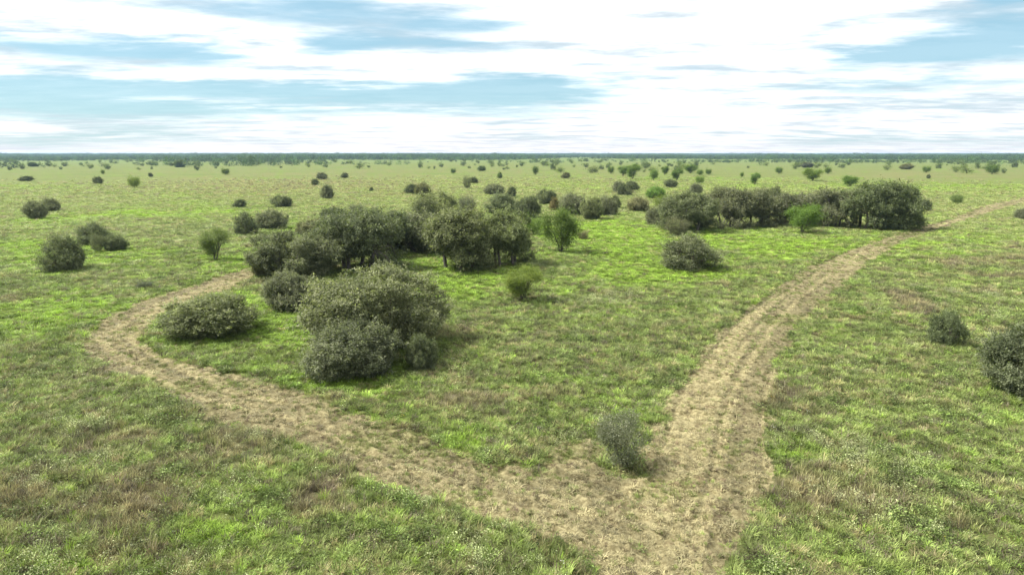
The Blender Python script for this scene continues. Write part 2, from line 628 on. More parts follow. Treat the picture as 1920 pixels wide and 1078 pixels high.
def plant_proto(kind, W, H, leaf, n_leaf, seed):
    """crown and stem meshes of one plant, W wide and H high, origin at its base"""
    r = np.random.default_rng(seed)
    if kind == 'os':        # dense oak shrub, leafy to the ground
        k, zc, hz, rlo, rhi, zmin, sprig = 58, .42, .58, .06, .17, .02, 6
    elif kind == 'ot':      # oak tree with bare trunks below
        k, zc, hz, rlo, rhi, zmin, sprig = 52, .60, .42, .06, .16, .03, 6
    elif kind == 'mq':      # mesquite, open vase
        k, zc, hz, rlo, rhi, zmin, sprig = 20, .54, .47, .05, .14, .08, 8
    else:                   # 'br' thin grey brush
        k, zc, hz, rlo, rhi, zmin, sprig = 22, .50, .48, .09, .18, .03, 5
    R = W / 2
    lob, rad = [], []
    tries = 0
    while len(lob) < k and tries < 4000:
        tries += 1
        d = unit(r.normal(size=3))
        if kind == 'mq' and d[2] < -.9:
            continue
        rr = r.uniform(rlo, rhi) * W * r.uniform(.8, 1.15)
        q = r.uniform(.30, 1.0) ** .5
        if kind in ('os', 'ot'):    # uneven outline
            q *= .64 + .50 * float(vnoise(np.array([d[0] * 1.9 + seed * 3.3]), np.array([d[1] * 1.9 + d[2] * 1.7]), seed)[0])
        taper = 1.0
        c = np.array([d[0] * (R - rr * .8) * q, d[1] * (R - rr * .8) * q, zc * H + d[2] * (hz * H - rr * .55) * q])
        if kind == 'mq':
            taper = .22 + 1.15 * np.clip(c[2] / H, 0, .68)
        if kind == 'br':
            taper = .55 + .5 * np.clip(c[2] / H, 0, 1)
        c[:2] *= taper
        if kind in ('os',) and c[2] < .25 * H:
            c[:2] *= .9
        lob.append(c)
        rad.append(rr)
    if kind == 'ot':        # low skirts of leafy sprouts round part of the foot
        a0 = r.uniform(0, 6.28)
        for t in range(9):
            a = a0 + r.uniform(0, 3.2)
            q = r.uniform(.45, .92) * R
            lob.append(np.array([math.cos(a) * q, math.sin(a) * q, r.uniform(.05, .26) * H]))
            rad.append(r.uniform(.05, .11) * W)
    lob, rad = np.array(lob), np.array(rad)
    ltone = r.uniform(-.16, .16, len(lob))
    # leaf clumps sit on the lobes, with gaps between them
    per, spread, stretch = {'os': (18, 1.9, 1.0), 'ot': (18, 1.9, 1.0), 'mq': (14, 2.6, 1.5), 'br': (10, 2.2, 2.2)}[kind]
    want, got_p, got_d, got_l = max(int(n_leaf / per), 8), [], [], []
    cnt = 0
    while cnt < want:
        m = want * 2
        i = r.choice(len(lob), m, p=rad ** 2 / (rad ** 2).sum())
        d = unit(r.normal(size=(m, 3)) + unit(lob[i] - np.array([0, 0, zc * H * .7])) * .7)
        depth = 1 - .45 * r.random(m) ** 2.0
        jig = 1 + .35 * (fbm(d[:, 0] * 3 + i * 7.1, d[:, 1] * 3 + d[:, 2] * 2.2, .8, 2, seed) - .5) * 2
        p = lob[i] + d * (rad[i] * depth * jig)[:, None] * np.array([1, 1, .82])
        inside = np.zeros(m, bool)
        for c, q in zip(lob, rad):
            e = (p - c) / np.array([1, 1, .82])
            inside |= (np.linalg.norm(e, axis=1) < q * .70)
        ok = (p[:, 2] > zmin * H) & (p[:, 2] < 1.0 * H) & (~inside | (r.random(m) < .16))
        got_p.append(p[ok])
        got_d.append(d[ok])
        got_l.append(i[ok])
        cnt += ok.sum()
    P = np.concatenate(got_p)[:want]
    D = np.concatenate(got_d)[:want]
    if kind in ('os', 'ot'):          # pockets where the crown is open
        L0 = np.concatenate(got_l)[:want]
        keepc = np.ones(len(P), bool)
        for h in r.choice(len(P), 26):
            dd = np.linalg.norm((P - P[h]) / np.array([1, 1, .7]), axis=1)
            keepc &= (dd > r.uniform(.03, .075) * W) | (r.random(len(P)) < .12)
        P, D, got_l = P[keepc], D[keepc], [L0[keepc]]
    up = np.array([0, 0, 1.0])
    upw = {'os': .7, 'ot': .6, 'mq': .35, 'br': 1.1}[kind]
    ax = unit(D * .8 + up * upw + r.normal(size=P.shape) * .35)
    lw = {'os': .55, 'ot': .55, 'mq': .36, 'br': .42}[kind]
    ctone = r.random(len(P)) + ltone[np.concatenate(got_l)[:want]]
    shoot = r.random(len(P)) < .16       # longer shoots that break the outline
    P = P + ax * (shoot * leaf * r.uniform(.5, 4.6, len(P)))[:, None]
    slim = np.where(shoot, 1.9, 1.0)[:, None]
    csize = spread * leaf * r.uniform(.6, 1.45, len(P))
    Ps, Ds, To, Fa = [], [], [], []
    for j in range(per):
        q = r.normal(size=P.shape)
        q = unit(q + ax * .9) * (r.random(len(P)) ** .45)[:, None]
        along = (q * ax).sum(1, keepdims=True) * ax
        q = q + along * (stretch * 1.25 * slim - 1)
        q = q / slim ** .35
        pos = P + q * csize[:, None]
        rd = r.normal(size=P.shape)
        rd = rd - (rd * ax).sum(1, keepdims=True) * ax * .7
        dd = unit(rd * .8 + q * .5 + ax * .15)
        if kind == 'mq':
            dd = unit(dd + np.array([0, 0, -.15]))
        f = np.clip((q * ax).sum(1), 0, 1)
        Fa.append(unit(ax + q * .5 + up * .3))
        Ps.append(pos)
        Ds.append(dd)
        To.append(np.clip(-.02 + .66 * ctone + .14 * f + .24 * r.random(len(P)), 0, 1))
    Ps, Ds, To = np.concatenate(Ps), np.concatenate(Ds), np.concatenate(To)
    Ll = leaf * r.uniform(.7, 1.3, len(Ps))
    V, F = leaf_quads(Ps, Ds, Ll, Ll * lw * r.uniform(.8, 1.2, len(Ps)), r, np.concatenate(Fa))
    V[:, 2] = np.maximum(V[:, 2], .01)
    crown = mesh_from(kind + '_crown', V, F, {'os': M_OAK, 'ot': M_OAK, 'mq': M_MESQ, 'br': M_BRUSH}[kind], To)
    # stems and limbs
    tb = Tubes()
    n_tr = {'os': 6, 'ot': 4, 'mq': 3, 'br': 9}[kind]
    tr_r = {'os': .012, 'ot': .019, 'mq': .020, 'br': .006}[kind] * W
    tr_r = max(tr_r, .02)
    tops = []
    for t in range(n_tr):
        a = 2 * math.pi * (t + r.random() * .6) / n_tr
        spread = {'os': .12, 'ot': .15, 'mq': .015, 'br': .05}[kind] * W
        b = np.array([math.cos(a) * spread, math.sin(a) * spread, -.12])
        th = {'os': .22, 'ot': .42, 'mq': .22, 'br': .2}[kind] * H
        lean = {'os': 1.8, 'ot': 1.25, 'mq': 4.0, 'br': 2.0}[kind]
        top = np.array([b[0] * lean + r.normal() * .02 * W, b[1] * lean + r.normal() * .02 * W, th * r.uniform(.85, 1.15)])
        mid = (b + top) / 2 + r.normal(size=3) * np.array([.015, .015, 0]) * W
        tb.add([b, mid, top], [tr_r * 1.25, tr_r, tr_r * .8])
        tops.append(top)
    tops = np.array(tops)
    for c in lob:
        t = tops[np.argmin(np.linalg.norm((tops - c) * np.array([1, 1, .4]), axis=1))]
        mid = t * .45 + c * .55 + np.array([0, 0, .05 * H]) + r.normal(size=3) * .02 * W
        tip = c + unit(c - t) * rad.mean() * .7
        tip[2] = max(tip[2], .05 * H)
        tb.add([t, mid, c, tip], [tr_r * .6, tr_r * .42, tr_r * .26, tr_r * .1], 5)
    stems = tb.mesh(kind + '_stems', M_BARK)
    return {'crown': crown, 'stems': stems, 'W': W, 'H': H, 'kind': kind}


# ------------------------------------------------------------------ ground sheet and track
def build_ground():
    fine = np.arange(-44, 44.01, .15)
    coarse = np.arange(52, 309, 8.0)
    ang = np.radians(np.concatenate([fine, coarse]))
    rows = np.concatenate([[.6, 3., 6., 9.], np.exp(np.arange(math.log(12), math.log(330), .008)),
                           np.exp(np.linspace(math.log(334), math.log(20000), 60))])
    nc, nr = len(ang), len(rows)
    A, R = np.meshgrid(ang, rows)
    x, y = (np.sin(A) * R).ravel(), (np.cos(A) * R).ravel()
    mw = mow(x, y)
    fade = 1 - sstep(np.hypot(x, y), 250, 500)
    z = height(x, y) * fade
    on = mw > .01
    z[on] += track_relief(x[on], y[on], mw[on])
    V = np.stack([x, y, z], 1)
    V = np.concatenate([V, [[0, 0, 0]]])
    i, j = np.meshgrid(np.arange(nr - 1), np.arange(nc), indexing='ij')
    j2 = (j + 1) % nc
    F = np.stack([i * nc + j, (i + 1) * nc + j, (i + 1) * nc + j2, i * nc + j2], -1).reshape(-1, 4)[:, ::-1]
    fm = mw[F].mean(1) > .5
    col, lush, dry = grass_colour(x, y)
    dist = np.hypot(x, y)
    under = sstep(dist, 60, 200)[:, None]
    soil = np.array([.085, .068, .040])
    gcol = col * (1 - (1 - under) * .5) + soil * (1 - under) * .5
    wood = sstep(dist, 600, 1400)[:, None]
    gcol = gcol * (1 - .16 * sstep(dist, 180, 420))[:, None]
    gcol = gcol * (1 - wood * .5) + np.array([.12, .17, .05]) * wood * .5
    lat, lon = np.zeros(len(x)), np.zeros(len(x))
    lat[on], lon[on] = lateral(x[on], y[on])
    n = fbm(x, y, 1.3, 4, 91, .6)
    stripe = stripes(lat, lon)
    green = sstep(fbm(x, y, 3.2, 4, 95, .6) + .10 * (1 - stripe) + .16 * np.exp(-(((x - GREEN_GAP[0]) / 14) ** 2 + ((y - GREEN_GAP[1]) / 14) ** 2)), .58, .74)
    tcol = C_STRAW * np.array([.92, .90, .90]) * (.42 + .38 * n + .58 * stripe)[:, None]
    tcol = tcol * (1 - .38 * green[:, None]) + np.array([.15, .17, .05]) * .38 * green[:, None]
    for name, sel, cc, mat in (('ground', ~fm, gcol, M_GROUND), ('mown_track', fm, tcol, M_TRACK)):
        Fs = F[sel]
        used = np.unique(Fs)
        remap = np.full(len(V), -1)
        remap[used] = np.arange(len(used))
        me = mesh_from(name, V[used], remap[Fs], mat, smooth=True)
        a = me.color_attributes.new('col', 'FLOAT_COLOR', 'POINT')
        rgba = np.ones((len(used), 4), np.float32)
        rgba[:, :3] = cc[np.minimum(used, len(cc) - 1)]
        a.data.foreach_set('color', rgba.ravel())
        o = link(name, me)
        o['kind'] = 'structure'


build_ground()


# ------------------------------------------------------------------ grass, weeds and straw scattered as instances
def blade_mesh(name, n, h, spread, width, seed, lean=.8, flat=False, tips=None):
    """a tuft: n bent blades of two segments"""
    r = np.random.default_rng(seed)
    a = r.random(n) * 2 * math.pi
    rr = spread * np.sqrt(r.random(n)) * .6
    base = np.stack([np.cos(a) * rr, np.sin(a) * rr, np.full(n, -.03)], 1)
    a2 = a + r.normal(size=n) * .9
    out = np.stack([np.cos(a2), np.sin(a2), np.zeros(n)], 1)
    hh = h * r.uniform(.55, 1.15, n)
    ln = lean * hh * r.uniform(.3, 1.2, n)
    if flat:
        mid = base + out * (ln * .5)[:, None] + np.stack([np.zeros(n), np.zeros(n), r.uniform(.02, .10, n)], 1)
        tip = base + out * ln[:, None] + np.stack([np.zeros(n), np.zeros(n), r.uniform(.02, .09, n)], 1)
    else:
        mid = base + out * (ln * .35)[:, None] + np.stack([np.zeros(n), np.zeros(n), hh * .62], 1)
        tip = base + out * ln[:, None] + np.stack([np.zeros(n), np.zeros(n), hh * .95], 1)
    sd = np.stack([-out[:, 1], out[:, 0], np.zeros(n)], 1)
    w = (width * r.uniform(.7, 1.3, n))[:, None]
    V = np.stack([base - sd * w * .5, base + sd * w * .5, mid + sd * w * .45, mid - sd * w * .45, tip + sd * w * .1, tip - sd * w * .1], 1)
    k = np.arange(n)[:, None] * 6
    F = np.concatenate([k + np.array([0, 1, 2, 3]), k + np.array([3, 2, 4, 5])])
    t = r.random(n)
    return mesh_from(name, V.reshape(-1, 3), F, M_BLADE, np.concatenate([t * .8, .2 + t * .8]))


def forb_mesh(name, n, h, spread, leaf, seed, cap=0.0):
    """a broad leaved weed; cap = share of pale flower or seed bits at the top"""
    r = np.random.default_rng(seed)
    P = r.normal(size=(n, 3)) * np.array([spread * .5, spread * .5, 0])
    P[:, 2] = h * r.random(n) ** .7
    D = unit(r.normal(size=(n, 3)) * np.array([1, 1, .5]) + np.array([0, 0, .35]))
    L = leaf * r.uniform(.6, 1.3, n)
    V, F = leaf_quads(P, D, L, L * .5, r)
    return mesh_from(name, V, F, M_BLADE, r.random(n))


def proto_collection(name, meshes):
    c = bpy.data.collections.new(name)
    for me in meshes:
        o = bpy.data.objects.new(me.name, me)
        c.objects.link(o)
    return c


def scatter(name, P, rot, scale, idx, col, coll, label, cat):
    me = bpy.data.meshes.new(name)
    n = len(P)
    me.vertices.add(n)
    me.vertices.foreach_set('co', np.asarray(P, np.float32).ravel())
    for an, ty, key, data in (('rot', 'FLOAT_VECTOR', 'vector', rot), ('scl', 'FLOAT_VECTOR', 'vector', scale),
                              ('idx', 'INT', 'value', idx)):
        a = me.attributes.new(an, ty, 'POINT')
        a.data.foreach_set(key, np.asarray(data, np.int32 if ty == 'INT' else np.float32).ravel())
    a = me.attributes.new('col', 'FLOAT_VECTOR', 'POINT')
    a.data.foreach_set('vector', np.asarray(col, np.float32).ravel())
    o = link(name, me)
    ng = bpy.data.node_groups.new(name + '_scatter', 'GeometryNodeTree')
    ng.interface.new_socket('Geometry', in_out='INPUT', socket_type='NodeSocketGeometry')
    ng.interface.new_socket('Geometry', in_out='OUTPUT', socket_type='NodeSocketGeometry')
    N = ng.nodes
    gi, go = N.new('NodeGroupInput'), N.new('NodeGroupOutput')
    ci = N.new('GeometryNodeCollectionInfo')
    ci.inputs['Collection'].default_value = coll
    ci.inputs['Separate Children'].default_value = True
    ci.inputs['Reset Children'].default_value = True
    ip = N.new('GeometryNodeInstanceOnPoints')
    ip.inputs['Pick Instance'].default_value = True

    def na(nm, ty):
        q = N.new('GeometryNodeInputNamedAttribute')
        q.data_type = ty
        q.inputs['Name'].default_value = nm
        return q.outputs['Attribute']
    ng.links.new(gi.outputs[0], ip.inputs['Points'])
    ng.links.new(ci.outputs[0], ip.inputs['Instance'])
    ng.links.new(na('idx', 'INT'), ip.inputs['Instance Index'])
    ng.links.new(na('rot', 'FLOAT_VECTOR'), ip.inputs['Rotation'])
    ng.links.new(na('scl', 'FLOAT_VECTOR'), ip.inputs['Scale'])
    ng.links.new(ip.outputs[0], go.inputs[0])
    md = o.modifiers.new('scatter', 'NODES')
    md.node_group = ng
    o['kind'] = 'stuff'
    o['label'] = label
    o['category'] = cat
    return o


def polar_points(r0, r1, dens, half=41.0):
    n = int(dens * (r1 * r1 - r0 * r0) * math.radians(half))
    r = np.sqrt(rng.uniform(r0 * r0, r1 * r1, n))
    a = np.radians(rng.uniform(-half, half, n))
    return np.sin(a) * r, np.cos(a) * r


GRASS_PROTOS = proto_collection('grass_protos', [
    blade_mesh('a_fine_grass', 34, .30, .30, .020, 1, 1.0),
    blade_mesh('b_fine_grass', 30, .36, .26, .018, 2, .8),
    blade_mesh('c_seed_grass', 24, .52, .22, .014, 3, .6),
    forb_mesh('d_leafy_weed', 46, .26, .26, .085, 4),
    forb_mesh('e_pale_weed', 40, .36, .24, .060, 5),
    blade_mesh('f_short_grass', 40, .17, .34, .022, 6, 1.4),
    forb_mesh('g_flower_bits', 12, .40, .20, .045, 7),
])


def build_grass():
    X, Y, S = [], [], []
    for r0, r1, dens, s in ((13, 24, 44, .66), (24, 36, 38, .70), (36, 55, 27, .78), (55, 85, 14, 1.0), (85, 130, 7.5, 1.3),
                            (130, 210, 3.2, 1.8), (210, 340, .9, 2.4), (340, 460, .3, 3.0)):
        x, y = polar_points(r0, r1, dens)
        X.append(x)
        Y.append(y)
        S.append(np.full(len(x), s))
    x, y, s = np.concatenate(X), np.concatenate(Y), np.concatenate(S)
    mw = mow(x, y)
    rr = np.hypot(x, y)
    keep = rng.random(len(x)) > np.clip(mw * 1.02, 0, .985)
    keep &= rng.random(len(x)) > sstep(rr, 130, 420)
    keep &= rng.random(len(x)) < .5 + .6 * sstep(fbm(x, y, 1.0, 3, 79, .6), .30, .55)
    x, y, s, mw = x[keep], y[keep], s[keep], mw[keep]
    n = len(x)
    col, lush, dry = grass_colour(x, y)
    dist = np.hypot(x, y)
    u = rng.random(n)
    idx = np.where(u < .5, 0, 1)
    idx = np.where(lush > .55, np.where(u < .75, 5, 0), idx)
    idx = np.where((dry > .35) & (u < .75), 2, idx)
    clump = fbm(x, y, 2.1, 3, 61, .6)
    weed = (rng.random(n) < .10 + .5 * sstep(clump, .58, .72)) & (lush < .7)
    idx = np.where(weed, 3, idx)
    clump2 = fbm(x + 31, y, 2.6, 3, 67, .6)
    ppx, ppy, _ = project(x, y, np.zeros(n))
    pb = blob_sum(ppx, ppy, [(1150, 562, 75, 10, 1), (420, 930, 60, 30, .6), (470, 812, 60, 22, .6), (1690, 880, 80, 40, .4), (930, 1000, 90, 40, .5)])
    pale = (rng.random(n) < .03 + .45 * sstep(clump2, .64, .76) + .5 * pb) & (lush < .8)
    idx = np.where(pale, 4, idx)
    flower = rng.random(n) < .003
    idx = np.where(flower, 6, idx)
    # colour of each tuft
    patch = fbm(x, y, .8, 3, 77, .65)
    v = rng.normal(1.0, .36, n).clip(.4, 2.0) * (.72 + .62 * sstep(patch, .25, .75))
    calm = 1 - .65 * sstep(dist, 60, 200)
    v = (1 + (v - 1) * calm) * (1 + .22 * sstep(dist, 60, 150))
    c = col * 1.50 * v[:, None] * (1 - .12 * lush)[:, None]
    fresh = (rng.random(n) < .06) & (dist < 60)
    c = np.where(fresh[:, None], C_LUSH * 1.35 * v[:, None], c)
    mixn = fbm(x + 80, y, 1.2, 3, 73, .65)
    straw = rng.random(n) < (.06 + .42 * sstep(mixn, .48, .7) + .35 * dry) * (1 - .6 * lush)
    c = np.where(straw[:, None], np.array([.262, .230, .105]) * v[:, None], c)
    c = np.where((idx == 3)[:, None], (c * .45 + np.array([.085, .135, .036]) * .6 * v[:, None]), c)
    c = np.where((idx == 4)[:, None], (c * .35 + np.array([.30, .32, .17]) * .75 * v[:, None]), c)
    yel = (rng.random(n) < .35)[:, None]
    c = np.where((idx == 6)[:, None], np.where(yel, np.array([.55, .42, .05]), np.array([.62, .62, .55])), c)
    brown = rng.random(n) < (.05 + .22 * sstep(1 - mixn, .48, .68) + .26 * dry) * (1 - .6 * lush)
    c = np.where((brown & (idx < 3))[:, None], C_BROWN * 1.25 * v[:, None], c)
    sz = s * rng.uniform(.65, 1.45, n) * np.where((idx == 3) | (idx == 4), 1.2, 1.0) * (1 + .35 * (clump - .5))
    hz = np.minimum(sz, .85 + .22 * (sz - .85)) * np.where(mw > .4, .4, 1) * (.8 + .7 * (clump2 - .3))
    fade = 1 - sstep(dist, 250, 500)
    z = height(x, y) * fade
    rot = np.stack([rng.normal(0, .12, n), rng.normal(0, .12, n), rng.random(n) * 6.283], 1)
    scatter('meadow_grass', np.stack([x, y, z], 1), rot, np.stack([sz, sz, hz], 1), idx, c, GRASS_PROTOS,
            'mixed green and dry meadow grass with weeds', 'grass')


build_grass()

STRAW_PROTOS = proto_collection('straw_protos', [
    blade_mesh('a_straw', 22, .34, .30, .022, 11, 1.0, True),
    blade_mesh('b_straw', 26, .26, .34, .026, 12, 1.0, True),
    blade_mesh('c_stubble', 26, .11, .26, .018, 13, .9),
])


def build_straw():
    X, Y, S = [], [], []
    for r0, r1, dens, s in ((13, 30, 30, .72), (30, 50, 22, .78), (50, 80, 12, 1.0), (80, 130, 5, 1.4), (130, 240, 1.6, 2.2)):
        x, y = polar_points(r0, r1, dens)
        m = mow(x, y) > .55
        X.append(x[m])
        Y.append(y[m])
        S.append(np.full(m.sum(), s))
    x, y, s = np.concatenate(X), np.concatenate(Y), np.concatenate(S)
    n = len(x)
    mw = mow(x, y)
    lat, lon = lateral(x, y)
    stripe = stripes(lat, lon)
    z = height(x, y) + track_relief(x, y, mw)
    u = rng.random(n)
    keep = u < .42 + .62 * stripe
    idx = np.where(u < .30, 0, np.where(u < .6, 1, 2))
    v = rng.normal(1.0, .24, n).clip(.45, 1.7) * (.62 + .62 * stripe)
    c = C_STRAW * v[:, None]
    g = fbm(x, y, 3.2, 4, 95, .6)
    green = rng.random(n) < .14 + .30 * sstep(.35 - mw, -.65, -.1) * (mw < .98) + .60 * sstep(g + .10 * (1 - stripe), .56, .72)
    c = np.where(green[:, None], np.array([.16, .20, .05]) * v[:, None], c)
    idx = np.where(green, 2, idx)
    dark = rng.random(n) < .12
    c = np.where(dark[:, None], np.array([.15, .11, .065]) * v[:, None], c)
    sz = s * rng.uniform(.7, 1.3, n)
    hz = np.minimum(sz, 1.3) * np.where(green, 1.3, 1.0) * rng.uniform(.7, 1.4, n)
    rot = np.stack([rng.normal(0, .12, n), rng.normal(0, .12, n), rng.random(n) * 6.283], 1)
    keep |= green
    scatter('cut_straw', np.stack([x, y, z], 1)[keep], rot[keep], np.stack([sz, sz, hz], 1)[keep], idx[keep], c[keep], STRAW_PROTOS,
            'cut straw and stubble lying on the mown track', 'straw')


build_straw()

# ------------------------------------------------------------------ trees and shrubs
PROTO = {
    'os': [plant_proto('os', 5.6, 3.6, .115, 66000, 101), plant_proto('os', 8.0, 5.2, .125, 100000, 102),
           plant_proto('os', 5.0, 3.0, .115, 50000, 103), plant_proto('os', 6.0, 4.6, .17, 26000, 104),
           plant_proto('os', 7.0, 4.0, .18, 26000, 105), plant_proto('os', 5.0, 4.0, .22, 12000, 106)],
    'ot': [plant_proto('ot', 9.0, 7.0, .19, 56000, 111), plant_proto('ot', 8.0, 6.6, .19, 46000, 112),
           plant_proto('ot', 10.0, 7.2, .19, 64000, 113),
           plant_proto('ot', 7.4, 6.2, .18, 44000, 114), plant_proto('ot', 9.4, 6.4, .19, 56000, 115)],
    'mq': [plant_proto('mq', 4.0, 4.6, .13, 20000, 121), plant_proto('mq', 4.6, 4.4, .15, 20000, 122),
           plant_proto('mq', 5.0, 4.0, .25, 7000, 123)],
    'br': [plant_proto('br', 2.4, 2.8, .085, 10500, 131), plant_proto('br', 3.6, 3.2, .13, 9000, 132)],
}
FAR = {'os': [plant_proto('os', 5.0, 3.6, .42, 1500, 141), plant_proto('os', 6.5, 3.6, .45, 1500, 142)],
       'mq': [plant_proto('mq', 5.0, 4.2, .40, 1400, 143), plant_proto('mq', 4.2, 4.4, .40, 1200, 144)]}
NAMES = {'os': 'oak_shrub', 'ot': 'live_oak_tree', 'mq': 'mesquite_tree', 'br': 'brush_shrub'}
CATS = {'os': 'shrub', 'ot': 'tree', 'mq': 'tree', 'br': 'shrub'}
N_PLANT = [0]


def place_plant(kind, X, Y, W, H, label, group=None, proto=None, tint=(1, 1, 1), rz=None, D=None):
    if proto is None:
        proto = PROTO[kind][N_PLANT[0] % len(PROTO[kind])]
    N_PLANT[0] += 1
    e = link(NAMES[kind], None)
    z = float(height(np.array([X]), np.array([Y]))[0]) if math.hypot(X, Y) < 300 else 0.0
    e.location = (X, Y, z - .03)
    e.rotation_euler = (0, 0, random.uniform(0, 6.283) if rz is None else rz)
    k = W / proto['W']
    e.scale = (k, k, H / proto['H'])
    e['label'] = label
    e['category'] = CATS[kind]
    if group:
        e['group'] = group
    a, b = ('crown', 'trunk') if kind in ('ot', 'mq') else ('foliage', 'stems')
    c = link(a, proto['crown'], e)
    c.color = (*tint, 1)
    link(b, proto['stems'], e)
    return e


def at_px(kind, cx, base, w, top, label, proto=None, tint=(1, 1, 1), group=None, rz=None, off=None):
    """base = image row where the plant meets the ground, top = row of its highest leaves"""
    x, y = ground_pt(cx, base)
    zc = y * CT + CAM_H * ST
    W = w * zc / FPX
    if off is None:
        off = {'os': .34, 'ot': .08, 'mq': .0, 'br': .1}[kind]
    d = math.hypot(x, y)
    k = (d + off * W) / d
    x, y = x * k, y * k
    W *= k
    v = (top - 539) / FPX
    H = CAM_H + y * (-ST - v * CT) / (CT - v * ST)
    return place_plant(kind, x, y, W * 1.04, max(H, .5), label, group, proto, tint, rz)


